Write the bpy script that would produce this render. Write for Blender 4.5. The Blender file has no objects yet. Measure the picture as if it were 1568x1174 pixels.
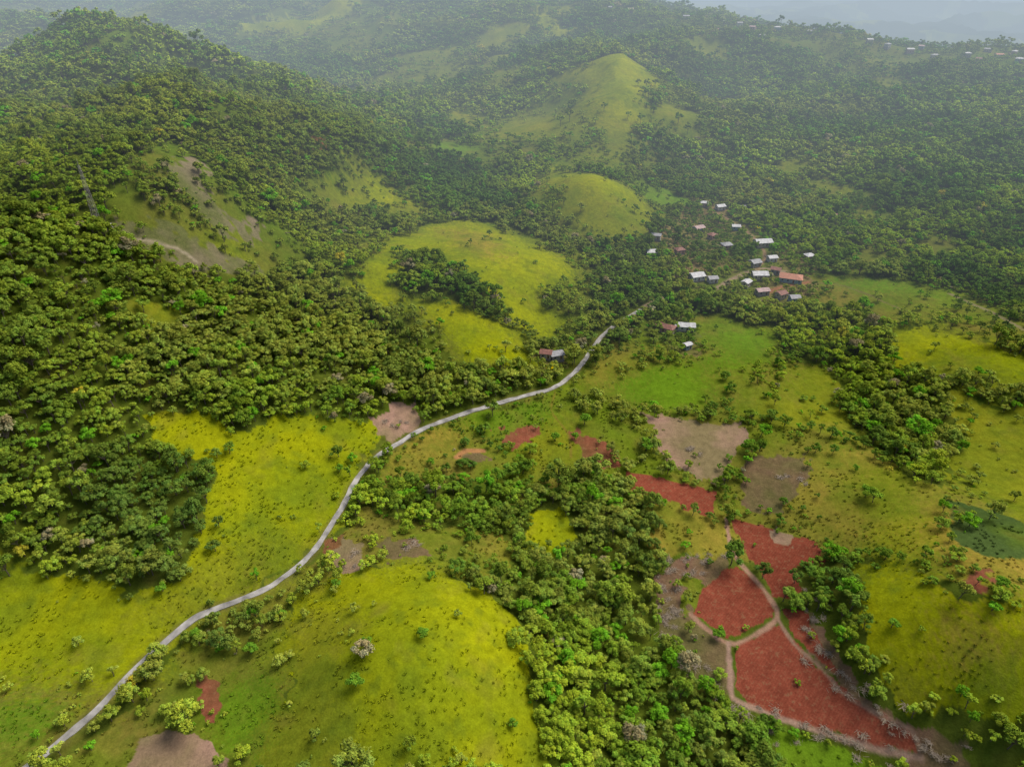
import bpy, math, time
import numpy as np
from mathutils import Vector
T0=time.time()
rng=np.random.default_rng(11)
scene=bpy.context.scene
# ------------------------------------------------------------------ survey geometry
F=1048.; PIT=math.radians(33); CH=200.; sp=math.sin(PIT); cp=math.cos(PIT)
def sight(u,v):
    a=(u-784)/F; s=(v-587)/F
    return a, cp-s*sp, -sp-s*cp
def gp(u,v,z):
    a,b,c=sight(u,v); t=(z-CH)/c
    return (a*t,b*t,z)
# ------------------------------------------------------------------ noise
TAB=rng.random((256,256))*2-1
def vn(x,y,ox=0):
    x=x+ox*17.3; y=y+ox*9.7
    xi=np.floor(x).astype(np.int64); yi=np.floor(y).astype(np.int64)
    fx=x-xi; fy=y-yi
    fx=fx*fx*fx*(fx*(fx*6-15)+10); fy=fy*fy*fy*(fy*(fy*6-15)+10)
    a=TAB[xi&255,yi&255]; b=TAB[(xi+1)&255,yi&255]; c=TAB[xi&255,(yi+1)&255]; d=TAB[(xi+1)&255,(yi+1)&255]
    return (a*(1-fx)+b*fx)*(1-fy)+(c*(1-fx)+d*fx)*fy
def fbm(x,y,o=4,ox=0):
    r=0; A=1.; S=0
    for i in range(o):
        r=r+A*vn(x,y,ox+i*3); S+=A; A*=.5
        x,y=(x*1.6-y*1.2),(x*1.2+y*1.6)
    return r/S
def sst(a,b,x):
    t=np.clip((x-a)/(b-a),0,1); return t*t*(3-2*t)
# ------------------------------------------------------------------ terrain heights
C=[gp(*p) for p in [
 (50,1170,-2),(270,970,0),(420,885,2),(520,780,3),(650,650,4),(850,595,3),(915,520,5),(985,475,6),
 (50,950,4),(0,850,12),(100,750,22),(230,850,10),(300,640,26),(450,700,9),(400,520,36),(250,450,52),(100,450,66),
 (100,600,44),(0,600,54),(0,450,70),(150,345,80),(300,330,72),(400,400,46),(500,400,32),(450,300,52),(300,200,92),(480,210,72),
 (0,280,80),(60,240,86),
 (680,370,27),(560,430,26),(800,400,22),(720,520,16),(830,500,7),(550,290,38),(620,200,26),(700,300,18),(620,520,16),(760,300,12),
 (910,285,34),(1010,330,10),(850,350,14),(900,95,66),(970,110,62),(990,190,34),(860,170,26),(1060,150,18),(760,170,20),(1080,260,8),(940,150,50),(1010,72,66),(860,62,56),(930,215,30),
 (1400,80,50),(1100,25,70),(900,10,92),(1300,60,60),(1568,80,52),(1300,250,20),(1200,340,6),(1450,250,24),(1568,300,24),(1300,160,30),(1480,160,36),
 (1100,700,0),(1250,850,-4),(1060,900,-7),(1130,1050,-10),(1400,1140,-12),(1430,930,17),(1500,985,16),(1300,900,0),(1350,1060,-6),(1540,1150,-6),
 (660,960,19),(600,1060,16),(500,870,2),(860,1000,-6),(660,1174,8),(430,1030,1),(900,900,-7),(950,1080,-11),(850,750,-2),(730,850,3),(300,1120,-2),
 (1350,620,0),(1500,570,16),(1568,450,16),(1400,440,12),(1200,480,4),(1050,450,5),(1150,380,7),(1000,560,3),(1450,700,6),(1568,750,12),(1200,600,4),(1360,720,6),
 ]]
C.append((-447,836,115)); C.append((-360,760,104)); C.append((-330,660,92))
C+= [(-650,905,0),(-815,1215,72),(-500,1150,12),(-250,1050,10),(-100,1250,34),(-1300,1200,60),
 (-1500,1700,50),(-900,1700,35),(-500,1550,50),(-150,1600,70),(60,1350,75),(100,1750,90),(-2600,2500,150),(-1300,2800,130),(-200,2500,110),
 (1000,1900,-70),(450,2100,0),(760,1500,-10),(1000,1500,-40),(1500,2500,-190),(2500,1500,-150),(800,3800,-190),(2600,3800,-170),(0,5200,-200),(-3500,5000,60),
 (5000,8000,-200),(0,9000,-60),(-5000,8000,150),(9000,9000,0),(0,14000,100),(9000,3000,-100),(-9000,3000,150),
 (-300,0,46),(-250,110,22),(0,0,0),(300,0,-6),(300,150,0),(0,-300,0),(-600,200,75),(600,300,26),(700,600,32),(-600,-300,40),(600,-300,0),(-900,600,60),(1300,900,60)]
C=np.array(C,float)
CC=45.
D2=((C[:,None,:2]-C[None,:,:2])**2).sum(-1)
n=len(C)
A=np.zeros((n+1,n+1)); A[:n,:n]=np.sqrt(D2+CC*CC)-np.eye(n)*1.5; A[:n,n]=1; A[n,:n]=1
Wt=np.linalg.solve(A,np.append(C[:,2],0))
def height(x,y):
    x=np.asarray(x,float); y=np.asarray(y,float); sh=x.shape; x=x.ravel(); y=y.ravel()
    b=np.full(x.shape,Wt[n])
    for i in range(n):
        b+=Wt[i]*np.sqrt((x-C[i,0])**2+(y-C[i,1])**2+CC*CC)
    r=np.hypot(x,y)
    z=b+fbm(x/130,y/130,3,1)*3.5+fbm(x/38,y/38,3,2)*1.5
    hi=np.clip((b-14)/60,0,1)
    z+=hi*(10-24*np.abs(vn(x/130,y/130,5)))*1.15+hi*(4-9*np.abs(vn(x/52,y/52,7)))*.9
    far=sst(1150,2000,r)*sst(700,-300,x)
    z+=far*(30-110*np.abs(fbm(x/460,y/460,4,8)))
    far2=sst(2400,3800,r)
    z+=far2*(90-330*np.abs(fbm(x/1100,y/1100,5,9)))
    return z.reshape(sh)
TS=np.geomspace(70,16000,1500)
def ground(pts):
    """sight-line survey: control points -> plan coordinates on the terrain"""
    pts=np.array(pts,float); a,b,c=sight(pts[:,0],pts[:,1])
    X=a[:,None]*TS; Y=b[:,None]*TS; Z=CH+c[:,None]*TS
    G=Z-height(X,Y)
    out=[]
    for i in range(len(pts)):
        k=np.argmax(G[i]<0)
        if G[i,k]>=0: k=len(TS)-1
        k=max(k,1); f=G[i,k-1]/(G[i,k-1]-G[i,k]+1e-9); f=min(max(f,0),1)
        t=TS[k-1]+(TS[k]-TS[k-1])*f
        out.append((a[i]*t,b[i]*t))
    return np.array(out)
# ------------------------------------------------------------------ land cover
K=0.66
def lin(c):
    c=np.array(c)/255.; return np.where(c<.04045,c/12.92,((c+.055)/1.055)**2.4)*K
#            colour a        colour b       tree  bush  warp soil
CL={'forest':((86,102,30),(98,112,38),1.0,.3,1,0),
 'gb':((166,172,20),(144,158,24),.005,.016,1,0),
 'go':((146,150,36),(124,138,34),.022,.035,1.6,0),
 'gg':((114,150,32),(102,136,32),.015,.025,1,0),
 'gt':((170,150,62),(142,142,48),.02,.04,1.6,0),
 'sc':((118,138,34),(136,130,54),.19,.22,1.2,0),
 'sd':((100,124,34),(118,124,46),.45,.3,1.2,0),
 'rs':((160,86,64),(144,76,56),0,.012,.45,1),
 'r2':((158,94,70),(132,102,62),0,.05,1.1,.6),
 'ps':((186,150,128),(148,134,94),.01,.05,.8,.6),
 'br':((138,108,86),(116,112,66),.03,.09,.9,.6),
 'dk':((84,106,52),(72,94,44),.02,.06,.5,0),
 'scar':((150,136,110),(112,118,66),.03,.14,1.3,.6),
 'vil':((106,126,42),(144,128,80),.75,.3,1,.6)}
NAMES=list(CL)
PO=[
('sc',[(170,465),(270,470),(290,500),(240,515),(200,490)]),
('go',[(190,472),(262,476),(278,497),(240,508),(210,490)]),
('sd',[(200,340),(250,220),(310,215),(380,300),(450,350),(470,400),(400,430),(300,420),(190,380)]),
('scar',[(255,250),(285,235),(328,280),(350,320),(395,345),(395,378),(350,358),(310,335),(275,290)]),
('scar',[(180,348),(225,358),(275,374),(340,380),(392,402),(385,424),(310,416),(250,395),(185,372)]),
('go',[(300,350),(370,350),(385,380),(320,378)]),
('r2',[(472,222),(512,212),(510,222),(480,229)]),
# left meadow
('gb',[(-60,862),(60,882),(110,890),(180,908),(285,885),(320,800),(330,720),(240,682),(225,630),(290,625),(370,655),(430,632),(520,655),(592,650),(575,700),(550,740),(530,790),(500,820),(440,880),(360,925),(290,960),(240,1000),(180,1060),(100,1064),(-60,1070)]),
('go',[(330,850),(400,810),(470,815),(460,850),(380,905),(290,950),(230,960),(200,930),(290,895)]),
('sc',[(-60,1062),(180,1055),(215,1020),(60,1160),(0,1200),(-60,1200)]),
('gg',[(-40,1085),(110,1080),(60,1130),(-30,1150)]),
# lower scrub
('sc',[(270,985),(440,885),(500,850),(530,800),(600,745),(700,780),(790,830),(780,880),(700,880),(560,860),(440,930),(430,1050),(380,1200),(40,1200),(180,1080)]),
('gg',[(330,1060),(400,1030),(420,1090),(380,1174),(340,1150)]),
('sd',[(200,1060),(300,1040),(290,1110),(200,1110)]),
('gb',[(505,890),(560,868),(640,862),(700,885),(760,920),(805,960),(822,1050),(845,1200),(380,1200),(400,1100),(440,1050),(420,1000),(450,930)]),
('go',[(420,1010),(500,980),(530,1030),(540,1100),(500,1200),(380,1200),(400,1100),(440,1050)]),
('go',[(440,960),(520,935),(580,950),(540,980),(460,1000)]),
('gt',[(720,835),(790,815),(800,860),(780,890),(740,880)]),
('ps',[(505,820),(550,830),(560,865),(530,880),(500,855)]),
('br',[(570,830),(640,820),(665,850),(600,858)]),
('r2',[(498,822),(528,815),(520,845),(505,850)]),
('r2',[(300,1040),(330,1022),(335,1060),(325,1088),(303,1080)]),
('ps',[(185,1190),(220,1125),(300,1115),(365,1190)]),
# middle farmland
('sc',[(560,740),(600,695),(640,668),(700,642),(780,618),(850,602),(900,560),(925,525),(1000,490),(1100,480),(1180,500),(1330,500),(1340,600),(1460,760),(1600,800),(1600,950),(1440,880),(1300,850),(1230,880),(1110,850),(1000,860),(970,760),(900,740),(830,755),(720,735)]),
('gt',[(620,690),(655,668),(710,660),(700,690),(650,712),(590,735),(580,720)]),
('gg',[(700,650),(780,622),(850,608),(850,640),(800,650),(740,665)]),
('go',[(830,640),(880,640),(900,700),(870,730),(830,720),(790,700),(800,665)]),
('r2',[(760,660),(810,650),(825,672),(775,685)]),
('br',[(705,700),(740,685),(760,700),(720,712)]),
('r2',[(878,662),(930,676),(942,702),(895,710)]),
('gg',[(950,575),(1000,555),(1080,545),(1185,520),(1180,585),(1120,605),(1060,625),(990,632),(945,605)]),
('gg',[(1095,500),(1170,505),(1180,540),(1100,532)]),
('gt',[(900,565),(945,540),(1010,535),(960,560),(920,590)]),
('sc',[(1060,565),(1180,555),(1175,600),(1110,600),(1085,590)]),
('ps',[(982,636),(1040,640),(1130,650),(1152,675),(1122,700),(1110,742),(1060,730),(1010,702),(1000,672)]),
('rs',[(958,718),(1000,730),(1060,745),(1102,755),(1087,795),(1040,785),(990,765),(960,745)]),
('gt',[(1000,770),(1090,795),(1120,850),(1050,850),(1010,860),(995,820)]),
('br',[(1160,698),(1240,700),(1232,760),(1190,780),(1138,775),(1135,735)]),
('go',[(1190,552),(1260,565),(1300,620),(1322,655),(1240,655),(1180,640),(1175,600)]),
('gt',[(1240,695),(1330,685),(1400,715),(1440,790),(1425,845),(1330,830),(1260,830),(1185,800),(1232,760)]),
('go',[(1300,720),(1400,725),(1440,790),(1425,845),(1330,830)]),
('sc',[(1230,660),(1330,655),(1330,690),(1240,695)]),
('rs',[(1112,795),(1160,805),(1250,830),(1267,865),(1215,917),(1182,912),(1150,860),(1130,830)]),
('ps',[(1180,812),(1215,822),(1200,840),(1175,830)]),
('br',[(1000,900),(1040,860),(1110,848),(1122,870),(1070,900),(1060,950),(1112,990),(1120,1065),(1060,1035),(1010,965)]),
('sc',[(1045,890),(1080,885),(1070,925),(1050,940)]),
# right
('go',[(1470,612),(1600,625),(1600,800),(1460,762),(1458,690)]),
('gt',[(1400,740),(1430,730),(1470,790),(1600,830),(1600,900),(1480,880),(1440,850)]),
('dk',[(1455,768),(1550,790),(1600,830),(1600,862),(1500,852),(1452,820)]),
('r2',[(1486,880),(1530,872),(1535,890),(1500,897)]),
('gb',[(1360,500),(1450,512),(1600,555),(1600,612),(1440,580),(1365,572)]),
('go',[(1360,560),(1450,540),(1600,590),(1600,615),(1440,585)]),
('sc',[(1255,420),(1340,428),(1450,450),(1600,500),(1600,545),(1440,512),(1300,480),(1230,450)]),
('gg',[(1260,422),(1340,430),(1460,465),(1380,460),(1300,442)]),
('forest',[(1200,505),(1330,520),(1370,580),(1440,585),(1470,620),(1470,690),(1440,755),(1400,735),(1330,690),(1322,650),(1290,590),(1200,540)]),
('forest',[(1222,870),(1300,848),(1318,900),(1320,960),(1350,1040),(1390,1085),(1340,1075),(1285,1030),(1260,960),(1235,920)]),
('gb',[(1308,862),(1370,858),(1440,888),(1500,915),(1600,940),(1600,1115),(1500,1095),(1390,1085),(1360,1045),(1330,980),(1322,920)]),
('gt',[(1440,930),(1500,950),(1560,1010),(1560,1060),(1480,1000)]),
('go',[(1350,1000),(1400,1000),(1450,1050),(1500,1080),(1390,1080),(1360,1040)]),
('forest',[(1440,1088),(1500,1098),(1620,1120),(1620,1220),(1480,1220),(1440,1130)]),
# forest in gully
('forest',[(548,740),(620,742),(720,742),(830,768),(900,722),(965,742),(1000,800),(1000,860),(975,900),(1005,960),(1010,1050),(1080,1065),(1140,1090),(1200,1120),(1230,1200),(845,1200),(822,1080),(805,960),(780,890),(795,845),(760,815),(700,812),(640,800),(580,790)]),
('gb',[(800,790),(860,790),(885,830),(860,850),(810,840)]),
('gg',[(1140,1090),(1240,1115),(1350,1150),(1400,1200),(1230,1200)]),
('br',[(1235,925),(1270,980),(1320,1060),(1400,1110),(1470,1140),(1480,1200),(1400,1200),(1380,1120),(1300,1060),(1240,1000)]),
('rs',[(1075,902),(1125,862),(1160,895),(1188,938),(1150,965),(1112,978),(1062,940)]),
('rs',[(1196,930),(1232,932),(1255,985),(1285,1035),(1215,975)]),
('rs',[(1190,955),(1240,1010),(1310,1068),(1392,1118),(1402,1150),(1330,1132),(1220,1102),(1145,1080),(1122,1045),(1128,992)]),
# clearing by road
('ps',[(570,642),(600,618),(636,622),(640,652),(600,678),(575,668)]),
# upper meadows
('sd',[(530,430),(570,360),(640,335),(760,335),(890,385),(900,430),(870,480),(880,530),(830,570),(700,565),(620,490),(540,470)]),
('gb',[(550,432),(590,370),(650,345),(700,335),(760,350),(870,398),(872,425),(832,447),(832,470),(865,497),(850,520),(800,505),(770,455),(740,435),(700,410),(640,392),(605,388),(598,445),(630,470),(600,478),(552,455)]),
('forest',[(604,392),(640,396),(700,414),(745,440),(775,462),(798,502),(760,480),(700,452),(640,455),(604,440)]),
('gt',[(660,350),(720,350),(770,375),(760,400),(700,380)]),
('gb',[(648,460),(700,455),(752,482),(805,525),(818,555),(780,562),(722,557),(690,522),(655,492)]),
('sd',[(430,270),(545,255),(640,290),(700,330),(640,345),(560,335),(440,300)]),
('go',[(505,290),(545,272),(605,290),(640,312),(650,340),(600,320),(550,312),(510,318)]),
('gb',[(560,285),(600,290),(630,310),(560,300)]),
('sd',[(600,215),(760,185),(860,130),(1010,230),(1040,290),(1010,345),(950,375),(850,365),(800,300),(840,250),(700,240),(640,240)]),
('go',[(812,290),(850,253),(905,265),(962,293),(997,315),(990,348),(940,368),(890,352),(855,322)]),
('gb',[(850,256),(905,266),(962,294),(992,312),(940,305),(880,280)]),
('go',[(838,135),(880,97),(920,90),(985,100),(1005,130),(985,155),(992,190),(1002,232),(960,218),(900,192),(860,172)]),
('sd',[(845,130),(885,110),(900,150),(930,190),(900,190),(860,165)]),
('gb',[(900,98),(985,104),(1000,130),(975,150),(985,190),(940,175),(920,130)]),
('go',[(750,202),(800,162),(860,172),(900,196),(880,215),(820,216),(780,212)]),
('go',[(880,225),(960,235),(990,262),(930,258)]),
('gg',[(650,215),(700,220),(720,235),(660,232)]),('go',[(700,170),(760,180),(740,195),(690,188)]),
('gg',[(965,285),(1040,290),(1060,310),(1000,312)]),
('sd',[(550,135),(600,95),(700,90),(800,100),(850,120),(780,135),(640,138)]),
('go',[(563,128),(600,105),(632,110),(622,130)]),('go',[(645,108),(680,97),(695,118),(650,128)]),
('sd',[(360,60),(400,10),(560,-5),(640,20),(560,90),(460,70)]),
('gb',[(368,52),(398,20),(440,24),(452,40),(430,56)]),('gb',[(440,55),(490,12),(560,0),(520,30),(480,52)]),
('go',[(735,118),(785,108),(790,122),(740,126)]),('gb',[(812,15),(850,32),(885,52),(860,62),(825,42)]),
('go',[(640,35),(680,22),(700,30),(660,45)]),('go',[(520,72),(560,58),(570,70),(530,80)]),
('sd',[(900,5),(1100,20),(1300,58),(1568,72),(1568,110),(1400,105),(1200,75),(1050,50)]),
('go',[(1330,95),(1360,90),(1370,102),(1340,106)]),('sd',[(1290,370),(1440,360),(1450,410),(1300,420)]),
('vil',[(1000,365),(1060,305),(1120,300),(1150,345),(1200,370),(1250,390),(1260,420),(1240,445),(1200,470),(1140,470),(1090,455),(1040,440),(1020,410)]),
('vil',[(990,480),(1060,485),(1080,520),(1060,545),(1030,540),(985,510)]),
('vil',[(815,545),(860,535),(870,560),(840,575)]),
('sc',[(5,845),(30,830),(55,850),(40,870),(10,868)]),
]
LINES=[  # unpaved tracks: points, width m, colour
 ([(1057,940),(1085,965),(1115,985),(1150,975),(1190,945),(1175,910),(1150,880),(1130,858),(1118,830),(1112,795)],1.1,(178,142,116)),
 ([(1190,945),(1215,985),(1250,1015),(1290,1060),(1340,1090),(1395,1118),(1408,1150)],.8,(170,138,114)),
 ([(1115,985),(1118,1030),(1122,1068),(1160,1085),(1220,1108),(1290,1130),(1350,1148),(1410,1160)],1.2,(178,148,126)),
 ([(850,600),(845,630),(870,665),(875,700)],.7,(140,128,50)),
 ([(985,470),(1030,452),(1085,446),(1120,428),(1160,412),(1205,416)],1.8,(172,150,124)),
 ([(1160,412),(1170,385),(1130,345),(1090,318)],1.4,(162,136,102)),
 ([(1165,452),(1195,440),(1240,432)],2,(174,122,88)),
 ([(1240,432),(1300,440),(1400,480)],1.0,(130,125,70)),
 ([(1455,450),(1500,470),(1568,505)],1.4,(150,140,100)),
 ([(740,690),(712,690),(700,700)],1.6,(190,140,90)),
 ([(160,352),(200,366),(270,380),(300,400)],.9,(176,164,134)),
]
HEDGE=[ # hedgerows: points, spacing m, scatter m, scale
 ([(975,628),(1040,636),(1130,646),(1165,640)],4,2.2,.8),([(1150,640),(1158,690),(1130,735),(1125,785)],3.5,2.5,.85),([(1085,745),(1110,742),(1125,705)],3.5,2,.8),
 ([(1180,645),(1240,660),(1330,690),(1410,730)],4,2.5,.85),([(880,625),(930,640),(980,640)],4,3,.9),([(940,690),(955,735),(962,760)],3.5,2.5,.9),
 ([(655,650),(720,622),(790,600),(830,590)],5,2.5,.75),([(918,512),(945,488),(975,462)],3,3,.9),([(928,530),(945,512),(960,500),(990,488)],2.6,1.6,.95),
 ([(430,940),(490,890),(560,868)],4,2.5,.7),([(205,1050),(300,965),(380,930),(470,880)],4.5,3,.6),([(60,1130),(130,1085),(185,1030)],4.5,2,.6),
 ([(1130,790),(1180,785),(1190,770)],4,2,.7),([(1440,770),(1452,830),(1460,870)],4,2,.8),([(560,730),(600,745),(650,765),(700,800)],4,4,.85),
 ([(1190,545),(1185,600),(1178,640)],4,3,.85),([(1090,560),(1110,590),(1120,600)],4,4,.8),([(860,600),(890,580),(930,560)],5,3,.6),
 ([(1260,440),(1340,462),(1450,500),(1560,545)],7,6,.9),([(1440,585),(1500,600),(1568,620)],5,3,.9),([(700,880),(760,910),(800,950)],4,3,.8),
 ([(225,690),(290,690),(370,700)],4,3,.8),([(225,615),(300,622),(380,640)],4,3,.9),([(820,720),(870,735),(900,720)],5,3,.9),([(1000,765),(1060,790),(1090,800)],5,2,.7),
 ([(1210,920),(1235,880),(1270,850)],3.5,3,.9),([(520,700),(545,735),(525,760)],4,3,.7),([(980,745),(990,800),(1005,850)],4,3,.9),([(1120,800),(1100,770),(1130,750)],4,3,.8),
 ([(900,330),(870,320),(840,300)],8,4,.9),([(640,240),(700,250),(780,232),(850,240)],9,9,1),([(1005,240),(1000,190),(1010,140)],8,6,1),
 ([(350,950),(400,980),(430,1010)],3.5,5,.8),([(210,1090),(260,1060),(300,1050)],3.5,5,.75),([(500,815),(530,770),(555,735)],4,2.2,.55),([(575,715),(620,685),(680,655)],5,2,.5),
 ([(1460,860),(1500,905),(1568,935)],5,3,.8),([(1270,845),(1320,850),(1400,862),(1450,885)],5,2,.65),
]
allp=[];idx=[]
for _,p in PO: idx.append((len(allp),len(allp)+len(p))); allp+=p
lidx=[]
for p,_,_ in LINES: lidx.append((len(allp),len(allp)+len(p))); allp+=p
hidx=[]
for h in HEDGE: hidx.append((len(allp),len(allp)+len(h[0]))); allp+=h[0]
ROADPX=[(20,1190),(45,1172),(110,1120),(160,1075),(200,1030),(250,985),(300,945),(350,925),(400,905),(440,880),(480,845),(500,815),(525,775),(545,735),(570,705),(600,685),(640,660),(700,637),(760,618),(820,602),(850,593),(880,570),(900,545),(915,523),(935,503),(962,486),(985,472)]
r0=len(allp); allp+=ROADPX
G=ground(allp)
POW=[(PO[i][0],G[a:b]) for i,(a,b) in enumerate(idx)]
LNW=[(G[a:b],LINES[i][1],LINES[i][2]) for i,(a,b) in enumerate(lidx)]
def smooth_line(P,step):
    P=np.asarray(P,float); out=[]
    Q=np.vstack([2*P[0]-P[1],P,2*P[-1]-P[-2]])
    for i in range(1,len(Q)-2):
        L=np.linalg.norm(Q[i+1]-Q[i]); m=max(2,int(L/step))
        for t in np.arange(m)/m:
            a,b,c,d=Q[i-1],Q[i],Q[i+1],Q[i+2]
            out.append(.5*((2*b)+(-a+c)*t+(2*a-5*b+4*c-d)*t*t+(-a+3*b-3*c+d)*t**3))
    out.append(P[-1]); return np.array(out)
ROAD=smooth_line(G[r0:r0+len(ROADPX)],1.5)
for _ in range(8): ROAD[1:-1]=(ROAD[:-2]+2*ROAD[1:-1]+ROAD[2:])/4
LNW=[(smooth_line(p,3),w,c) for p,w,c in LNW]
def inpoly(x,y,P):
    r=np.zeros(x.shape,bool); m=len(P)
    for i in range(m):
        x1,y1=P[i]; x2,y2=P[(i+1)%m]
        c=((y1>y)!=(y2>y)); r^= c&(x<(x2-x1)*(y-y1)/((y2-y1) if y2!=y1 else 1e-9)+x1)
    return r
def dline(x,y,P,cut):
    d=np.full(x.shape,1e9)
    bb=(x>P[:,0].min()-cut)&(x<P[:,0].max()+cut)&(y>P[:,1].min()-cut)&(y<P[:,1].max()+cut)
    I=np.where(bb)[0]
    if len(I)==0: return d
    dd=np.full(len(I),1e9); xx=x[I]; yy=y[I]
    for i in range(len(P)-1):
        ax,ay=P[i]; bx,by=P[i+1]; L=(bx-ax)**2+(by-ay)**2+1e-9
        m=(np.abs(xx-ax)<cut+12)&(np.abs(yy-ay)<cut+12)
        if not m.any(): continue
        t=np.clip(((xx[m]-ax)*(bx-ax)+(yy[m]-ay)*(by-ay))/L,0,1)
        dd[m]=np.minimum(dd[m],np.hypot(xx[m]-ax-t*(bx-ax),yy[m]-ay-t*(by-ay)))
    d[I]=dd; return d
def classify(x,y):
    r=np.hypot(x,y); amp=np.clip(.016*r,2.6,24); am2=np.clip(.02*r,3,22)
    wx=(fbm(x/14,y/14,3,20)+.6*vn(x/3,y/3,22))*amp; wy=(fbm(x/14,y/14,3,25)+.6*vn(x/3,y/3,27))*amp
    lx=fbm(x/42,y/42,2,92)*am2; ly=fbm(x/42,y/42,2,96)*am2
    k=np.zeros(x.shape,int); touched=np.zeros(x.shape,bool)
    for nm,P in POW:
        w=CL[nm][4]; l=1. if w>=1 else .15; pad=(amp.max()+am2.max())*w
        lo=P.min(0)-pad; hi=P.max(0)+pad
        I=np.where((x>lo[0])&(x<hi[0])&(y>lo[1])&(y<hi[1]))[0]
        if len(I)==0: continue
        m=inpoly(x[I]+wx[I]*w+lx[I]*l,y[I]+wy[I]*w+ly[I]*l,P)
        k[I[m]]=NAMES.index(nm); touched[I[m]]=True
    # natural glades in the unbroken woodland
    q=fbm(x/95,y/95,4,80)+.12*sst(700,1800,r); fr=~touched&(r>420)
    k[fr&(q>.36)]=NAMES.index('sd'); k[fr&(q>.47)]=NAMES.index('go')
    q2=fbm(x/500,y/500,5,85); fr=~touched&(r>2800); k[fr&(q2>.12)]=NAMES.index('go'); k[fr&(q2>.3)]=NAMES.index('sd')
    return k
COLA=np.array([lin(CL[nm][0]) for nm in NAMES]); COLB=np.array([lin(CL[nm][1]) for nm in NAMES])
TD=np.array([CL[nm][2] for nm in NAMES]); BD=np.array([CL[nm][3] for nm in NAMES]); SO=np.array([CL[nm][5] for nm in NAMES])
VIL=NAMES.index('vil'); DK=NAMES.index('dk')
def landcolor(x,y,soft=0):
    k=classify(x,y)
    m=np.clip(.5+1.2*fbm(x/30,y/30,5,30)+.2*vn(x/4,y/4,33),0,1)[:,None]
    c=COLA[k]*m+COLB[k]*(1-m)
    if soft:
        g=(SO[k]==0)&(k!=0)&(k!=DK)&(np.hypot(x,y)<1500); I=np.where(g)[0]; acc=c[I].copy(); wt=np.ones(len(I))
        rr_=np.hypot(x[I],y[I])
        for j in range(soft):
            sg=3+rr_*.013; kk=classify(x[I]+rng.normal(size=len(I))*sg,y[I]+rng.normal(size=len(I))*sg)
            ok=(SO[kk]==0)&(kk!=0)&(kk!=DK); acc[ok]+=(COLA[kk]*m[I]+COLB[kk]*(1-m[I]))[ok]; wt+=ok
        c[I]=acc/wt[:,None]
    grs=(SO[k]==0)[:,None]
    q=np.clip(fbm(x/9,y/9,3,36)*1.8-.45,0,1)[:,None]*grs
    c=c*(1-q*.4)+lin((142,130,58))*q*.4
    q=np.clip(fbm(x/19,y/19,4,38)*2.4-.3,0,1)[:,None]*grs
    c=c*(1-q*.5)+lin((104,128,32))*q*.5
    q=np.clip(fbm(x/5,y/5,3,44)*2.6-.7,0,1)[:,None]*grs*(k!=DK)[:,None]
    c=c*(1-q*.4)+lin((94,118,34))*q*.4
    r=np.hypot(x,y); q=(sst(2800,3600,r)*(fbm(x/200,y/200,4,88)>-.1))[:,None]
    c=c*(1-q*.85)+lin((40,56,28))*q*.85
    for P,w,col in LNW:
        d=dline(x,y,P,30)+np.abs(vn(x/5,y/5,40))*.6
        f=np.clip((w-d)/.8+.5,0,1)[:,None]; c=c*(1-f)+lin(col)*f
    d=dline(x,y,ROAD,40)
    f=(np.clip((2.8+vn(x/4,y/4,41)*1.0-d)/1.4,0,1)*.6)[:,None]
    c=c*(1-f)+lin((126,120,62))*f
    return c,SO[k].astype(float),k
# ------------------------------------------------------------------ materials
def newmat(name):
    m=bpy.data.materials.new(name); m.use_nodes=True; nt=m.node_tree; nt.nodes.clear(); return m,nt
def nd(nt,t,**kw):
    x=nt.nodes.new(t)
    for k,v in kw.items(): setattr(x,k,v)
    return x
def simple(name,col,rough=.8,var=.25,scale=1.5,metal=0):
    m,nt=newmat(name); o=nd(nt,'ShaderNodeOutputMaterial'); b=nd(nt,'ShaderNodeBsdfPrincipled')
    tc=nd(nt,'ShaderNodeTexCoord'); no=nd(nt,'ShaderNodeTexNoise'); no.inputs['Scale'].default_value=scale; no.inputs['Detail'].default_value=5
    mr=nd(nt,'ShaderNodeMapRange'); mr.inputs[1].default_value=.3; mr.inputs[2].default_value=.7; mr.inputs[3].default_value=1-var; mr.inputs[4].default_value=1+var*.6
    mx=nd(nt,'ShaderNodeMix',data_type='RGBA',blend_type='MULTIPLY'); mx.inputs[0].default_value=1; mx.inputs[6].default_value=(*col,1)
    L=nt.links.new; L(tc.outputs['Object'],no.inputs['Vector']); L(no.outputs['Fac'],mr.inputs[0]); L(mr.outputs[0],mx.inputs[7]); L(mx.outputs[2],b.inputs['Base Color'])
    b.inputs['Roughness'].default_value=rough; b.inputs['Metallic'].default_value=metal; L(b.outputs[0],o.inputs[0]); return m
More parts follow.
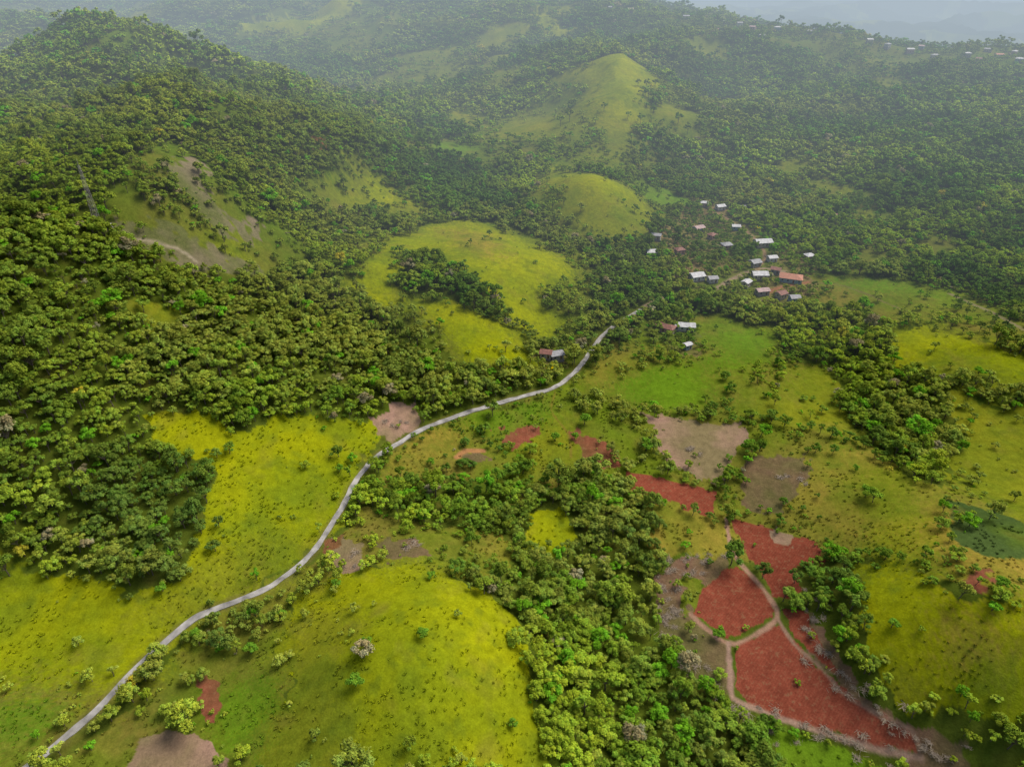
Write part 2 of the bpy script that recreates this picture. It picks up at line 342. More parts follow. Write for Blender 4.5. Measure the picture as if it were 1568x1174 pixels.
def ground_mat():
    m,nt=newmat('ground_soil_and_grass'); L=nt.links.new
    o=nd(nt,'ShaderNodeOutputMaterial'); b=nd(nt,'ShaderNodeBsdfDiffuse')
    tc=nd(nt,'ShaderNodeTexCoord')
    at=nd(nt,'ShaderNodeAttribute',attribute_name='land'); so=nd(nt,'ShaderNodeAttribute',attribute_name='soil')
    def noise(sc,det,ro=.6):
        q=nd(nt,'ShaderNodeTexNoise'); q.inputs['Scale'].default_value=sc; q.inputs['Detail'].default_value=det; q.inputs['Roughness'].default_value=ro; L(tc.outputs['Object'],q.inputs['Vector']); return q
    n1=noise(.35,5,.7); n2=noise(1.6,2,.7)
    def mr(src,a,bb,c,d):
        q=nd(nt,'ShaderNodeMapRange'); L(src,q.inputs[0]); q.inputs[1].default_value=a; q.inputs[2].default_value=bb; q.inputs[3].default_value=c; q.inputs[4].default_value=d; return q.outputs[0]
    def mul(a_,b_):
        q=nd(nt,'ShaderNodeMath',operation='MULTIPLY'); L(a_,q.inputs[0]); L(b_,q.inputs[1]); return q.outputs[0]
    f1=mr(n1.outputs['Fac'],.3,.7,.76,1.2); f2=mr(n2.outputs['Fac'],.3,.7,.84,1.14)
    mu=mul(f1,f2)
    # faint plough furrows on the tilled red soil
    mp=nd(nt,'ShaderNodeMapping'); mp.inputs['Rotation'].default_value=(0,0,.75); L(tc.outputs['Object'],mp.inputs['Vector'])
    wv=nd(nt,'ShaderNodeTexWave'); wv.inputs['Scale'].default_value=.34; wv.inputs['Distortion'].default_value=2.4; wv.inputs['Detail'].default_value=3; wv.inputs['Detail Scale'].default_value=.5; L(mp.outputs[0],wv.inputs['Vector'])
    till=mr(so.outputs['Fac'],.75,.95,0,1); fw=mr(wv.outputs['Fac'],0,1,-.075,.04); fm=mul(fw,till); a1=nd(nt,'ShaderNodeMath',operation='ADD'); a1.inputs[1].default_value=1; L(fm,a1.inputs[0])
    mu=mul(mu,a1.outputs[0])
    mx=nd(nt,'ShaderNodeMix',data_type='RGBA',blend_type='MULTIPLY'); mx.inputs[0].default_value=1; L(at.outputs['Color'],mx.inputs[6]); L(mu,mx.inputs[7])
    n3=noise(.7,4,.75); f3=mr(n3.outputs['Fac'],.54,.68,0,.55)
    mx2=nd(nt,'ShaderNodeMix',data_type='RGBA'); L(mul(f3,so.outputs['Fac']),mx2.inputs[0]); L(mx.outputs[2],mx2.inputs[6]); mx2.inputs[7].default_value=(.19,.14,.07,1)
    L(mx2.outputs[2],b.inputs['Color'])
    bu=nd(nt,'ShaderNodeBump'); bu.inputs['Strength'].default_value=.65; bu.inputs['Distance'].default_value=.5; L(n1.outputs['Fac'],bu.inputs['Height']); L(bu.outputs[0],b.inputs['Normal'])
    L(b.outputs[0],o.inputs[0]); return m
def leaf_mat(name,col=None):
    m,nt=newmat(name); L=nt.links.new
    o=nd(nt,'ShaderNodeOutputMaterial'); d=nd(nt,'ShaderNodeBsdfDiffuse')
    sh=nd(nt,'ShaderNodeAttribute',attribute_name='shade'); mx=nd(nt,'ShaderNodeMix',data_type='RGBA',blend_type='MULTIPLY'); mx.inputs[0].default_value=1
    if col is None:
        ti=nd(nt,'ShaderNodeAttribute',attribute_name='tint'); ti.attribute_type='INSTANCER'; L(ti.outputs['Color'],mx.inputs[6])
    else: mx.inputs[6].default_value=(*col,1)
    L(sh.outputs['Color'],mx.inputs[7])
    L(mx.outputs[2],d.inputs['Color']); L(d.outputs[0],o.inputs[0]); return m
M_leaf=leaf_mat('foliage'); M_bark=simple('bark',(.13,.10,.075)); M_ground=ground_mat()
# ------------------------------------------------------------------ mesh helper
def mesh_obj(name,V,Fc,mats,mi=None,shade=None,link=True,smooth=False):
    me=bpy.data.meshes.new(name); me.from_pydata([tuple(v) for v in V],[],[tuple(f) for f in Fc])
    for m in mats: me.materials.append(m)
    if mi is not None: me.polygons.foreach_set('material_index',np.array(mi,np.int32))
    if shade is not None:
        a=me.color_attributes.new('shade','FLOAT_COLOR','POINT'); s=np.asarray(shade,np.float32)
        a.data.foreach_set('color',s.ravel())
    if smooth: me.polygons.foreach_set('use_smooth',np.ones(len(me.polygons),bool))
    me.update(); ob=bpy.data.objects.new(name,me)
    if link: scene.collection.objects.link(ob)
    return ob
# ------------------------------------------------------------------ terrain mesh
def angs():
    a=list(np.arange(-40,40.01,.12)); b=list(np.arange(-70,-57.2,.7))+list(np.arange(-57,-40.1,.24)); c=list(np.arange(40.24,57,.24))+list(np.arange(57.5,70.5,.7)); return np.radians(np.array(b+a+c))
rr=[12.]
while rr[-1]<15500:
    r=rr[-1]; k=.03 if r<85 else (.0039 if r<950 else (.0075 if r<2500 else .010)); rr.append(r*(1+k))
rr=np.array(rr); th=angs()
R,TH=np.meshgrid(rr,th,indexing='ij'); X=(R*np.sin(TH)).ravel(); Y=(R*np.cos(TH)).ravel()
Z=height(X,Y); nr,nth=R.shape
me=bpy.data.meshes.new('ground'); V=np.stack([X,Y,Z],1).astype(np.float32)
i=np.arange(nr-1)[:,None]*nth+np.arange(nth-1)[None,:]; q=np.stack([i,i+1,i+1+nth,i+nth],-1).reshape(-1,4)[:,::-1]
me.vertices.add(len(V)); me.vertices.foreach_set('co',V.ravel()); me.loops.add(q.size); me.loops.foreach_set('vertex_index',q.ravel().astype(np.int32))
me.polygons.add(len(q)); me.polygons.foreach_set('loop_start',np.arange(0,q.size,4,dtype=np.int32)); me.polygons.foreach_set('use_smooth',np.ones(len(q),bool))
me.update(calc_edges=True)
col,soil,_=landcolor(X,Y,4)
a=me.color_attributes.new('land','FLOAT_COLOR','POINT'); a.data.foreach_set('color',np.concatenate([col,np.ones((len(col),1))],1).astype(np.float32).ravel())
a=me.attributes.new('soil','FLOAT','POINT'); a.data.foreach_set('value',soil.astype(np.float32))
me.materials.append(M_ground); og=bpy.data.objects.new('terrain',me); scene.collection.objects.link(og)
print('terrain',len(V),time.time()-T0)
# ------------------------------------------------------------------ road
def strip(name,P,w,mat,up,nx=5):
    t=np.gradient(P,axis=0); t/=np.linalg.norm(t,axis=1)[:,None]; nn=np.stack([-t[:,1],t[:,0]],1)
    s=np.arange(len(P))*1.5
    zc=height(P[:,0],P[:,1])
    for _ in range(6): zc[1:-1]=(zc[:-2]+2*zc[1:-1]+zc[2:])/4
    offs=list(np.linspace(-1,1,nx)); cols=[]; wl=w/2+.25*vn(s/4,s*0,90); wr=w/2+.25*vn(s/4,s*0,93)
    for j,o in enumerate([-1.04]+offs+[1.04]):
        ww=(wl if o<0 else wr)*o
        Q=P+nn*ww[:,None]; z=np.maximum(height(Q[:,0],Q[:,1]),zc-.1)+up
        if j==0 or j==nx+1: z=z-up-.5
        cols.append(np.column_stack([Q,z]))
    m=len(P); A=np.stack(cols,1); nc=A.shape[1]; V=A.reshape(-1,3); Fc=[]
    for a in range(m-1):
        for b in range(nc-1):
            Fc.append((a*nc+b,a*nc+b+1,(a+1)*nc+b+1,(a+1)*nc+b))
    return mesh_obj(name,V,Fc,[mat],smooth=False)
M_road=simple('concrete_road',(.34,.33,.30),.9,.55,.25)
strip('road',ROAD,2.3,M_road,.16)
# ------------------------------------------------------------------ trees
def cyl(V,Fc,a,b,ra,rb,ns=6):
    a=np.array(a,float); b=np.array(b,float); d=b-a; d/=np.linalg.norm(d)+1e-9
    u=np.cross(d,[0,0,1.]) if abs(d[2])<.95 else np.cross(d,[1.,0,0]); u/=np.linalg.norm(u); w=np.cross(d,u); s=len(V)
    for c,r in((a,ra),(b,rb)):
        for k in range(ns): t=2*math.pi*k/ns; V.append(c+r*(math.cos(t)*u+math.sin(t)*w))
    for k in range(ns): Fc.append((s+k,s+(k+1)%ns,s+ns+(k+1)%ns,s+ns+k))
def tree_mesh(name,seed,H,Rr,nb,nl,leaf,mats,flat=.8,low=.42,trunk=.22,link=False,bare=0):
    g=np.random.default_rng(seed); V=[];Fc=[];mi=[];sh=[]
    cyl(V,Fc,(0,0,-1.2),(g.normal()*.2,g.normal()*.2,H*.5),trunk,trunk*.6)
    B=[]
    for k in range(nb):
        t=2*math.pi*(k/nb)*2.4+g.random(); rad=Rr*(.12+.74*math.sqrt((k+.5)/nb))*g.uniform(.75,1.18)
        z=H*(low+(.95-low)*(1-(rad/Rr)**2*.7)*g.uniform(.6,1.08)); rb=Rr*g.uniform(.2,.4)
        B.append((rad*math.cos(t),rad*math.sin(t),z-rb*.4,rb))
        cyl(V,Fc,(0,0,H*g.uniform(.28,.46)),(rad*math.cos(t),rad*math.sin(t),z-rb*.5),trunk*.42,trunk*.14,4)
    mi=[1]*len(Fc); sh=[np.ones(3)*.5]*len(V)
    for (bx,by,bz,rb) in B:
        bs=g.uniform(.80,1.2); hue=g.uniform(-.1,.1)
        if not bare:
            s=len(V); rings=5
            for a_ in range(1,rings):
                for b_ in range(7):
                    pz=math.cos(math.pi*a_/rings); pr=math.sin(math.pi*a_/rings); t=2*math.pi*b_/7; q=rb*.66*g.uniform(.85,1.1)
                    V.append(np.array([bx+pr*math.cos(t)*q,by+pr*math.sin(t)*q,bz+pz*q*flat])); sh.append(np.ones(3)*bs*.85)  # clump core coloured darker, painting shade into gaps between leaves
            for a_ in range(rings-2):
                for b_ in range(7): Fc.append((s+a_*7+b_,s+(a_+1)*7+b_,s+(a_+1)*7+(b_+1)%7,s+a_*7+(b_+1)%7)); mi.append(0)
        m=max(8,int(nl/nb)); dr=g.normal(size=(m,3)); dr/=np.linalg.norm(dr,axis=1)[:,None]; dr[:,2]=np.where(dr[:,2]<-.3,-dr[:,2],dr[:,2])
        lump=1+.22*np.sin(dr[:,0]*5+bx*3)*np.sin(dr[:,1]*5+by*2)
        for j in range(m):
            c=np.array([bx,by,bz])+dr[j]*rb*lump[j]*g.uniform(.66,1.25)*np.array([1,1,flat])
            nn=dr[j]+g.normal(size=3)*.4; nn[2]+=.6; nn/=np.linalg.norm(nn); u=np.cross(nn,g.normal(size=3)); u/=np.linalg.norm(u)+1e-9; w=np.cross(nn,u)
            L=leaf*g.uniform(.5,1.25); s=len(V)
            V+= [c-u*L,c+w*L*.55-nn*.12*L,c+u*L,c-w*L*.55-nn*.12*L]; Fc.append((s,s+1,s+2,s+3)); mi.append(0)
            v=bs*g.uniform(.74,1.26); col=np.array([v*(1+hue+g.normal()*.06),v,v*(1-hue)]); sh+=[col]*4
    sh=np.array(sh); sh=np.concatenate([sh,np.ones((len(sh),1))],1)
    return mesh_obj(name,V,Fc,mats,mi,sh,link)
MT=[M_leaf,M_bark]
protoT=[tree_mesh('tree_%d'%i,100+i,H,Rr,nb,nl,.38,MT,fl) for i,(H,Rr,nb,nl,fl) in enumerate([
 (7.5,3.4,9,1000,.8),(6.5,3.0,7,850,.75),(9,3.6,11,1200,.9),(6,3.5,10,950,.65),(8.5,2.7,7,850,1.05),(5.2,2.6,6,750,.8),(9,4.1,13,1400,.75)])]
protoT.append(tree_mesh('tree_sparse',120,7,2.8,9,420,.34,MT,.9,bare=1))
protoF=[tree_mesh('fartree_%d'%i,200+i,H,Rr,nb,nl,.75,MT,fl) for i,(H,Rr,nb,nl,fl) in enumerate([(7.5,3.6,6,180,.8),(6.5,3.3,5,150,.75),(9,3.9,7,210,.85),(6,3.7,6,170,.65)])]
protoB=[tree_mesh('bush_%d'%i,300+i,H,Rr,nb,nl,.24,MT,fl,low=.25,trunk=.06) for i,(H,Rr,nb,nl,fl) in enumerate([(2.2,1.4,5,300,.9),(1.5,1.3,4,240,.8),(3,1.5,6,340,1.0),(1.2,1.1,4,190,.7)])]
def tuft(name,seed,m,h):
    g=np.random.default_rng(seed); V=[];Fc=[];sh=[]
    for k in range(m):
        t=g.uniform(0,6.28); d=g.uniform(0,.35); c=np.array([d*math.cos(t),d*math.sin(t),0]); l=g.uniform(.3,.6); tip=c+np.array([math.cos(t)*l,math.sin(t)*l,h*g.uniform(.5,1)]); w=np.array([-math.sin(t),math.cos(t),0])*.09
        s=len(V); V+=[c-w,c+w,(c+tip)/2+w+np.array([0,0,.08]),tip,(c+tip)/2-w+np.array([0,0,.08])]; Fc.append((s,s+1,s+2,s+3,s+4)); sh+=[np.ones(3)*g.uniform(1.0,1.3)]*5
    sh=np.array(sh); sh=np.concatenate([sh,np.ones((len(sh),1))],1)
    return mesh_obj(name,V,Fc,[M_leaf],None,sh,False)
protoG=[tuft('tuft_%d'%i,400+i,22,.35+.1*i) for i in range(3)]
M_brush=simple('dead_wood',(.34,.28,.20),.9,.3)
def brushp(name,seed):
    g=np.random.default_rng(seed); V=[];Fc=[]
    for k in range(34):
        t=g.uniform(0,6.28); l=g.uniform(1,3.2); c=g.normal(size=3)*[1.1,.7,0]; c[2]=g.uniform(.05,.6); d=np.array([math.cos(t)*l/2,math.sin(t)*l/2,g.uniform(-.3,.3)])
        cyl(V,Fc,c-d,c+d,.08,.035,3)
    return mesh_obj(name,V,Fc,[M_brush],None,None,False)
protoK=[brushp('brush_%d'%i,500+i) for i in range(3)]
def coll(name,obs):
    c=bpy.data.collections.new(name)
    for o in obs: c.objects.link(o)
    return c
def scatter(name,P,z,idx_,scale,rotz,tint,collection):
    N=len(P); me=bpy.data.meshes.new(name); me.vertices.add(N); me.vertices.foreach_set('co',np.column_stack([P,z]).astype(np.float32).ravel())
    def at(nm,ty,f,arr): a=me.attributes.new(nm,ty,'POINT'); a.data.foreach_set(f,arr.ravel())
    at('pidx','INT','value',idx_.astype(np.int32)); at('pscale','FLOAT_VECTOR','vector',scale.astype(np.float32))
    tilt=rng.normal(size=(N,2))*.07; at('prot','FLOAT_VECTOR','vector',np.column_stack([tilt,rotz]).astype(np.float32))
    at('tint','FLOAT_COLOR','color',np.column_stack([tint,np.ones(N)]).astype(np.float32))
    ob=bpy.data.objects.new(name,me); scene.collection.objects.link(ob)
    ng=bpy.data.node_groups.new(name+'_scatter','GeometryNodeTree'); ng.interface.new_socket('Geometry',in_out='INPUT',socket_type='NodeSocketGeometry'); ng.interface.new_socket('Geometry',in_out='OUTPUT',socket_type='NodeSocketGeometry')
    gi=ng.nodes.new('NodeGroupInput'); go=ng.nodes.new('NodeGroupOutput'); ip=ng.nodes.new('GeometryNodeInstanceOnPoints'); ci=ng.nodes.new('GeometryNodeCollectionInfo')
    ci.inputs['Collection'].default_value=collection; ci.inputs['Separate Children'].default_value=True; ci.inputs['Reset Children'].default_value=True
    def na(nm,ty): q=ng.nodes.new('GeometryNodeInputNamedAttribute'); q.data_type=ty; q.inputs['Name'].default_value=nm; return [o for o in q.outputs if o.enabled and o.name=='Attribute'][0]
    e=ng.nodes.new('FunctionNodeEulerToRotation'); L=ng.links.new
    L(gi.outputs[0],ip.inputs['Points']); L(ci.outputs[0],ip.inputs['Instance']); ip.inputs['Pick Instance'].default_value=True
    L(na('pidx','INT'),ip.inputs['Instance Index']); L(na('prot','FLOAT_VECTOR'),e.inputs[0]); L(e.outputs[0],ip.inputs['Rotation']); L(na('pscale','FLOAT_VECTOR'),ip.inputs['Scale'])
    L(ip.outputs[0],go.inputs[0])
    md=ob.modifiers.new('scatter','NODES'); md.node_group=ng
    print(name,N); return ob
def jgrid(r0_,r1_,cell,amax):
    m=int(r1_/cell)+1; xs=np.arange(-m,m)*cell; ys=np.arange(0,m)*cell
    X_,Y_=np.meshgrid(xs,ys); X_=X_.ravel()+rng.uniform(-.5,.5,X_.size)*cell*.95; Y_=Y_.ravel()+rng.uniform(-.5,.5,Y_.size)*cell*.95
    r=np.hypot(X_,Y_); a=np.abs(np.degrees(np.arctan2(X_,Y_))); am=np.where(r<260,max(amax,58),amax); k=(r>=r0_)&(r<r1_)&(a<am); return X_[k],Y_[k]
LB=2.55
def tints(x,y,N,z=None):
    d=lin((76,102,28)); yl=lin((112,130,32)); ol=lin((110,114,50)); dk=lin((54,80,30)); gr=lin((114,110,78)); vivid=lin((78,120,24)); up=lin((102,112,38))
    s=fbm(x/60,y/60,3,50)*1.7+rng.normal(size=N)*.25
    w=np.clip(.5+s*.7,0,1)[:,None]; t=d*(1-w)+yl*w
    s2=np.clip(fbm(x/90,y/90,2,55)*2+rng.normal(size=N)*.3,0,1)[:,None]; t=t*(1-s2*.6)+ol*s2*.6
    s3=np.clip(-fbm(x/45,y/45,2,58)*2+rng.normal(size=N)*.3,0,1)[:,None]; t=t*(1-s3*.7)+dk*s3*.7
    if z is not None: f=(sst(14,60,z)*sst(900,600,np.hypot(x,y))*.4)[:,None]; t=t*(1-f)+up*f
    u=rng.random(N); t[u<.010]=gr; t[(u>.02)&(u<.08)]=vivid; t[(u>.9985)]=lin((136,132,40))
    return t*rng.uniform(.82,1.22,(N,1))*LB
HOUSES=[ # u,v,length,width,storeys,rot,roof
 (1167,376,12,8,1,.15,'w'),(1102,321,7,6,1,.3,'w'),(1078,316,6,5,1,-.2,'w'),(1069,354,8,6,1,.5,'p'),(998,392,8,6,1,.1,'w'),(1004,367,7,5,1,-.3,'g'),
 (1066,428,9,7,1,.3,'w'),(1112,380,7,6,1,.2,'g'),(1126,352,6,5,1,-.1,'w'),(1155,407,7,6,1,.4,'g'),(1162,426,10,7,1,0,'w'),(1181,400,6,5,1,.2,'w'),
 (1238,397,6,5,1,.3,'w'),(1210,430,14,9,1,-.35,'o'),(1166,451,8,5,1,.2,'p'),(1195,456,6,5,1,.5,'r'),(1047,505,12,5.5,1,-.12,'w'),(1018,507,11,6,1,-.6,'r'),
 (1052,534,4,3,1,.5,'w'),(852,550,7,5,1,.3,'g'),(836,548,6,4.5,1,-.2,'r'),(1275,336,6,5,1,.1,'r'),(1090,365,6,5,1,.6,'r'),(1135,322,6,5,1,.1,'g'),(1187,418,6,5,1,-.5,'r'),(1142,438,6,4.5,1,.8,'w'),(1090,432,6,5,1,.2,'g'),
 (1040,388,6,5,1,.3,'r'),(1215,462,6,5,1,.1,'g')]
HF=[(1110,37,'w'),(1132,41,'g'),(1152,46,'p'),(1190,48,'w'),(1240,52,'g'),(1330,68,'w'),(1358,74,'g'),(1392,82,'w'),(1410,76,'p'),(1480,88,'w'),(1512,80,'g'),(1528,90,'o'),(1552,84,'w'),(1165,60,'g'),(1100,50,'r'),(1430,92,'g'),(935,16,'w'),(965,20,'p'),(1560,95,'w'),(1050,30,'g'),(1498,95,'r'),(1140,55,'w')]
HG=ground([(h[0],h[1]) for h in HOUSES]+[(h[0],h[1]) for h in HF])
TREES=[(520,722,5,0),(545,1050,6,0),(562,990,5,0),(648,975,5,0),(785,1112,4,0),(1325,760,7,0),(1100,975,6,0),(880,672,5,0),(515,900,5,0),(660,885,4,0),(250,905,5,0),(300,975,5,0),
 (845,572,8,1),(38,852,7,2),(990,690,9,0),(895,650,8,0),(1145,690,8,0),(660,712,5,0),(590,350,5,3),(850,675,6,0),(1190,560,6,0),(1010,555,6,0),(1365,960,5,0),(1530,900,6,0),(1310,720,4,0),(430,945,5,0),(385,1000,6,0),(1160,355,6,1)]
TG=ground([(t[0],t[1]) for t in TREES])
def blocked(x,y,m):
    b=dline(x,y,ROAD,30)<m+1.4
    for i,(hx,hy) in enumerate(HG):
        rad=4.9 if i<len(HOUSES) else 6
        b|=(np.hypot(x-hx,y-hy)<rad)
        if i<len(HOUSES): b|=(np.hypot(x-hx*.989,y-hy*.987)<rad*.5)
    return b
def place(x,y,dens,m,edge=4,village=.62):
    k=classify(x+rng.normal(size=len(x))*edge,y+rng.normal(size=len(x))*edge); k2=classify(x,y)
    k=np.where((SO[k2]>0)&(k2!=VIL)&(dens[k]>dens[k2])&(rng.random(len(x))<.8),k2,k); d=dens[k]
    f=(k==0)
    cl=np.clip(.5+1.5*fbm(x/17,y/17,3,60),0,1)**1.5
    p=np.where(f,np.where(vn(x/22,y/22,63)<-.62,.6,1.),d*2.4*cl)
    p=np.where(k==VIL,village,p)
    ok=(rng.random(len(x))<p)&~blocked(x,y,m)
    for P,w,c in LNW: ok&=dline(x,y,P,12)>w+m*.8
    return x[ok],y[ok]
bands=[(60,700,3.5,50,0,.80),(700,1400,5.6,43,1,1.08),(1400,3300,11.5,42,1,2.0)]
for bi,(ra,rb,ce,am,far,sc) in enumerate(bands):
    x,y=jgrid(ra,rb,ce,am); x,y=place(x,y,TD,2.1,(2.2,6,12)[bi]); 
    s=sc*np.exp(rng.normal(size=len(x))*(.27 if bi<2 else .16)-.08)*(1+.22*vn(x/40,y/40,66)); s=np.clip(s,.35*sc,1.8*sc); kk=classify(x,y); s*=np.where(kk==0,1,.8)
    if bi==0:
        for hi_,(a_,b_) in enumerate(hidx):
            P=smooth_line(G[a_:b_],HEDGE[hi_][1]); P=P+rng.normal(size=P.shape)*HEDGE[hi_][2]*.6; P=P[(rng.random(len(P))<.85)&~blocked(P[:,0],P[:,1],1.3)]
            x=np.append(x,P[:,0]); y=np.append(y,P[:,1]); s=np.append(s,HEDGE[hi_][3]*rng.uniform(.5,1.05,len(P)))
    N=len(x); z=height(x,y)-.2
    S=np.column_stack([s,s*rng.uniform(.85,1.15,N),s*rng.uniform(.8,1.25,N)*(1 if bi<2 else .75)])
    ix=rng.choice(8,N,p=[.17,.17,.13,.17,.09,.16,.08,.03]) if not far else rng.integers(0,4,N)
    scatter(['forest','forest_on_hills','forest_distant'][bi],np.column_stack([x,y]),z,ix,S,rng.uniform(0,6.28,N),tints(x,y,N,z)*(1 if bi==0 else 1.05),coll('forest_protos_%d'%bi,protoT if not far else protoF))
# bushes
x,y=jgrid(60,750,2.6,44); x,y=place(x,y,np.minimum(BD,.3)*.9,.6,1.5,.3); k=classify(x,y); ok=(k!=0); x=x[ok]; y=y[ok]; N=len(x)
s=.35+.9*rng.random(N)**1.8; t=tints(x,y,N)*1.05
scatter('shrubs',np.column_stack([x,y]),height(x,y)-.1,rng.integers(0,4,N),np.column_stack([s,s,s]),rng.uniform(0,6.28,N),t,coll('shrub_protos',protoB))
# grass tufts
x,y=jgrid(90,300,1.6,42); k=classify(x,y); cl=fbm(x/12,y/12,3,70)
ok=(SO[k]==0)&(k!=0)&(rng.random(len(x))<.2+.7*cl)&(dline(x,y,ROAD,10)>2); x=x[ok];y=y[ok]; N=len(x); c,_,_=landcolor(x,y)
s=rng.uniform(.5,1.2,N); c=c*rng.uniform(.95,1.25,(N,1))
scatter('grass',np.column_stack([x,y]),height(x,y),rng.integers(0,3,N),np.column_stack([s,s,s]),rng.uniform(0,6.28,N),c,coll('grass_protos',protoG))
# felled brush
BRP=[(1020,900),(1012,930),(1020,960),(1035,985),(1050,1015),(1045,1000),(1075,860),(1100,856),(1060,870),(1090,1045),(1100,1060),(1245,945),(1235,915),(1262,990),(1290,1035),(1320,1062),(1350,1090),(1395,1120),(1250,960),(1030,940),(1030,875),(1008,945),(1045,1025),(1118,1075),(1150,1092),(1190,1105),(1240,1120),(1280,1130),(1310,1142),(1360,1155),(1060,690),(1210,735),(600,650),(540,860),(620,840),(1420,1150),(1440,1165)]
bp=ground(BRP); bp=np.repeat(bp,4,0)+rng.normal(size=(len(BRP)*4,2))*2.6; N=len(bp); s=rng.uniform(.5,1.0,N)
scatter('felled_brush',bp,height(bp[:,0],bp[:,1]),rng.integers(0,3,N),np.column_stack([s,s,s]),rng.uniform(0,6.28,N),np.ones((N,3)),coll('brush_protos',protoK))
# individual trees
LM=[leaf_mat('foliage_green',lin((80,112,28))*LB),leaf_mat('foliage_yellow_flowering',lin((180,160,10))*2.0),leaf_mat('foliage_olive',lin((134,130,38))*LB*.8),leaf_mat('foliage_orange_flowering',lin((150,100,26))*LB*.8)]
tm={}
for i,(u,v,h,c) in enumerate(TREES):
    key=(c,i%4)
    if key not in tm: tm[key]=tree_mesh('t',700+i,6,2.9,10,1900,.30,[LM[c],M_bark],.8).data
    nm=['broadleaf_tree','yellow_flowering_tree','olive_leaved_tree','flame_tree'][c]
    ob=bpy.data.objects.new(nm,tm[key]); scene.collection.objects.link(ob); x,y=TG[i]; ob.location=(x,y,float(height(np.array([x]),np.array([y]))[0])-.1)
    s=h/6*.8; ob.scale=(s,s,s); ob.rotation_euler=(0,0,i*1.7)
print('veg',time.time()-T0)
# ------------------------------------------------------------------ houses
RM={'w':simple('roof_white_metal',(.52,.52,.50),.7,.3,.5),'g':simple('roof_grey_metal',(.30,.30,.30),.7,.35,.6),'r':simple('roof_rusted_metal',(.22,.09,.06),.7,.4,.6),'o':simple('roof_orange_tile',(.45,.20,.12),.8,.25,1),'p':simple('roof_pink_metal',(.42,.29,.26),.7,.3,.7)}
WM=[simple('wall_'+n_,c,.85,.15,.7) for n_,c in(('cream',(.42,.37,.28)),('white',(.48,.47,.44)),('pink',(.42,.26,.22)),('blue',(.22,.32,.34)),('block',(.28,.26,.23)))]
M_win=simple('window_glass',(.03,.04,.05),.2,.1); M_door=simple('door_wood',(.14,.07,.04),.6,.2); M_conc=simple('foundation_concrete',(.26,.24,.22))
def box(V,Fc,c,s):
    b=len(V)
    for dx,dy,dz in((-1,-1,-1),(1,-1,-1),(1,1,-1),(-1,1,-1),(-1,-1,1),(1,-1,1),(1,1,1),(-1,1,1)): V.append((c[0]+dx*s[0]/2,c[1]+dy*s[1]/2,c[2]+dz*s[2]/2))
    for f in((0,3,2,1),(4,5,6,7),(0,1,5,4),(1,2,6,5),(2,3,7,6),(3,0,4,7)): Fc.append(tuple(b+i for i in f))
def house(name,x,y,L,Wd,rot,roof,wm,wall=2.9,hip=False):
    e=bpy.data.objects.new(name,None); scene.collection.objects.link(e)
    a=np.array([[dx*L/2,dy*Wd/2] for dx in(-1,1) for dy in(-1,1)]); zz=height(x+a[:,0],y+a[:,1]).max()
    e.location=(x,y,zz+.25); e.rotation_euler=(0,0,rot)
    def ch(nm,V,Fc,m): o=mesh_obj(nm,V,Fc,[m]); o.parent=e; return o
    V=[];Fc=[]; box(V,Fc,(0,0,-2.0),(L+.3,Wd+.3,4)); ch('foundation',V,Fc,M_conc)
    V=[];Fc=[]; box(V,Fc,(0,0,wall/2+.002),(L,Wd,wall)); 
    rise=Wd*.2
    if not hip:
        for sx in(-1,1):
            b=len(V); V+=[(sx*(L/2-.003),-Wd/2+.003,wall),(sx*(L/2-.003),Wd/2-.003,wall),(sx*(L/2-.003),0,wall+rise)]; Fc.append((b,b+1,b+2))
    ch('walls',V,Fc,WM[wm])
    o_=.55; t=.09; l=L/2+o_; w=Wd/2+o_; zt=wall+rise+.12; ze=wall-.05; rl=l if not hip else l-w*.9
    V=[(-l,-w,ze),(l,-w,ze),(l,w,ze),(-l,w,ze),(-rl,0,zt),(rl,0,zt)]; V+=[(q[0],q[1],q[2]+t) for q in V]
    Fc=[(6,7,11,10),(8,9,10,11),(0,4,5,1),(2,5,4,3),(0,1,7,6),(2,3,9,8),(7,8,11),(9,6,10),(1,5,2),(3,4,0),(1,2,8,7),(3,0,6,9)] if hip else [(6,7,11,10),(8,9,10,11),(0,4,5,1),(2,5,4,3),(0,1,7,6),(2,3,9,8),(1,5,11,7),(5,2,8,11),(3,4,10,9),(4,0,6,10)]
    ch('roof',V,Fc,RM[roof])
    V=[];Fc=[]; nw=max(2,int(L/3))
    for sgn in(-1,1):
        for k in range(nw):
            px=-L/2+L*(k+.5)/nw
            if sgn<0 and k==nw//2: continue
            box(V,Fc,(px,sgn*(Wd/2+.01),1.6),(1.0,.06,1.0))
        box(V,Fc,(sgn*(L/2+.01),0,1.6),(.06,1.0,1.0))
    ch('windows',V,Fc,M_win)
    V=[];Fc=[]; box(V,Fc,(-L/2+L*(nw//2+.5)/nw,-(Wd/2+.01),1.05),(.95,.06,2.05)); ch('door',V,Fc,M_door)
    return e
for i,(u,v,L,Wd,st,rot,rf) in enumerate(HOUSES):
    house('village_house' if L<11 else ('long_farm_building' if rf!='o' else 'orange_roofed_house'),HG[i,0],HG[i,1],L,Wd,rot,rf,i%5,hip=(rf=='o' or i%5==2))
for i,(u,v,rf) in enumerate(HF):
    j=len(HOUSES)+i; house('hillside_house',HG[j,0],HG[j,1],7.5+(i%4)*1.1,6.5,(i*.7)%1.4-.7,rf,i%5,wall=3.6+(i%2)*1.2,hip=i%3==0)
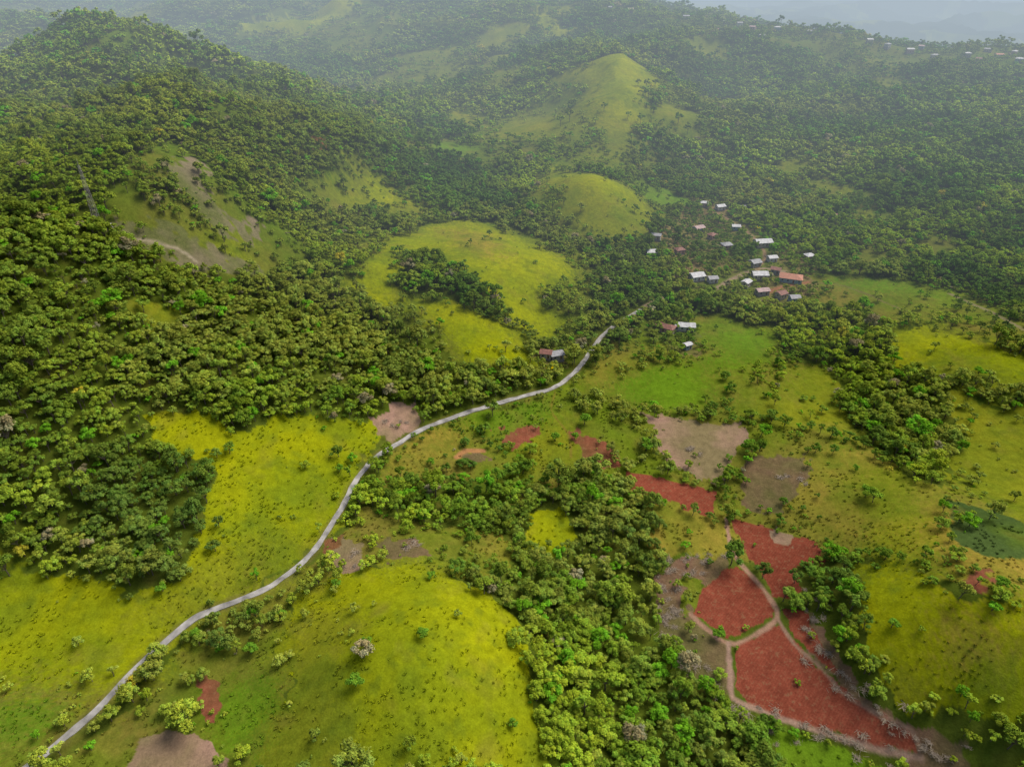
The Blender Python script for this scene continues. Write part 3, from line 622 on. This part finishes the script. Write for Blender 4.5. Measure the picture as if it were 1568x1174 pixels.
# ------------------------------------------------------------------ lattice tower
tx,ty=ground([(153,350)])[0]; tz=float(height(np.array([tx]),np.array([ty]))[0]); V=[];Fc=[]; HT=31
def leg(k,z): w=1.1*(1-z/HT)+.3; return np.array([(-1,1,1,-1)[k]*w,(-1,-1,1,1)[k]*w,z])
lv=np.linspace(0,HT,14)
for a_,b_ in zip(lv[:-1],lv[1:]):
    for k in range(4):
        cyl(V,Fc,leg(k,a_),leg(k,b_),.07,.06,4); cyl(V,Fc,leg(k,a_),leg((k+1)%4,b_),.03,.03,3); cyl(V,Fc,leg((k+1)%4,a_),leg(k,b_),.03,.03,3); cyl(V,Fc,leg(k,b_),leg((k+1)%4,b_),.03,.03,3)
cyl(V,Fc,(0,0,HT),(0,0,HT+3),.07,.04,5)
for k,zz in enumerate((HT-1,HT-3,HT-6)): cyl(V,Fc,(.6,-.6+.5*k,zz),(.9,-.8+.5*k,zz),.45,.45,10)
box(V,Fc,(4,2,.8),(2.4,2,2.4))
ot=mesh_obj('radio_tower',V,Fc,[simple('galvanised_steel',(.42,.38,.35),.5,.2)]); ot.location=(tx,ty,tz-.3)
# ------------------------------------------------------------------ haze: homogeneous absorbing volume over the far valley; added glow replaces scattered light
V=[];Fc=[]; box(V,Fc,(0,8170,-400),(34000,15700,1190)); m,nt=newmat('glowing_haze'); o=nd(nt,'ShaderNodeOutputMaterial')
ds=.00045; ab=nd(nt,'ShaderNodeVolumeAbsorption'); ab.inputs['Color'].default_value=(0,0,0,1); ab.inputs['Density'].default_value=ds
em=nd(nt,'ShaderNodeEmission'); em.inputs['Color'].default_value=(.46,.55,.63,1); em.inputs['Strength'].default_value=ds; ad=nd(nt,'ShaderNodeAddShader')
nt.links.new(ab.outputs[0],ad.inputs[0]); nt.links.new(em.outputs[0],ad.inputs[1]); nt.links.new(ad.outputs[0],o.inputs['Volume']); oh=mesh_obj('haze',V,Fc,[m])
# ------------------------------------------------------------------ light, sky, camera
EL=math.radians(56); az=math.radians(60)
d=Vector((math.sin(az)*math.cos(EL),math.cos(az)*math.cos(EL),math.sin(EL)))
sl=bpy.data.lights.new('sun','SUN'); sl.energy=2.4; sl.angle=math.radians(32); sl.color=(1,.95,.89); so=bpy.data.objects.new('sun',sl); scene.collection.objects.link(so); so.rotation_euler=d.to_track_quat('Z','Y').to_euler(); so.location=(0,0,500)
w=bpy.data.worlds.new('World'); scene.world=w; w.use_nodes=True; nt=w.node_tree; bg=nt.nodes['Background']; sk=nt.nodes.new('ShaderNodeTexSky'); sk.sky_type='NISHITA'; sk.sun_disc=False; sk.sun_elevation=EL; sk.sun_rotation=az; sk.dust_density=5; sk.air_density=.75
nt.links.new(sk.outputs[0],bg.inputs[0]); bg.inputs[1].default_value=.15
cam=bpy.data.cameras.new('camera'); cam.sensor_width=36; cam.lens=36*F/1568; cam.clip_end=40000; cam.clip_start=1; co=bpy.data.objects.new('camera',cam); scene.collection.objects.link(co); co.location=(0,0,CH); co.rotation_euler=(math.pi/2-PIT,0,0); scene.camera=co
scene.view_settings.view_transform='Standard'; scene.view_settings.look='None'; scene.view_settings.exposure=0
print('done',time.time()-T0)
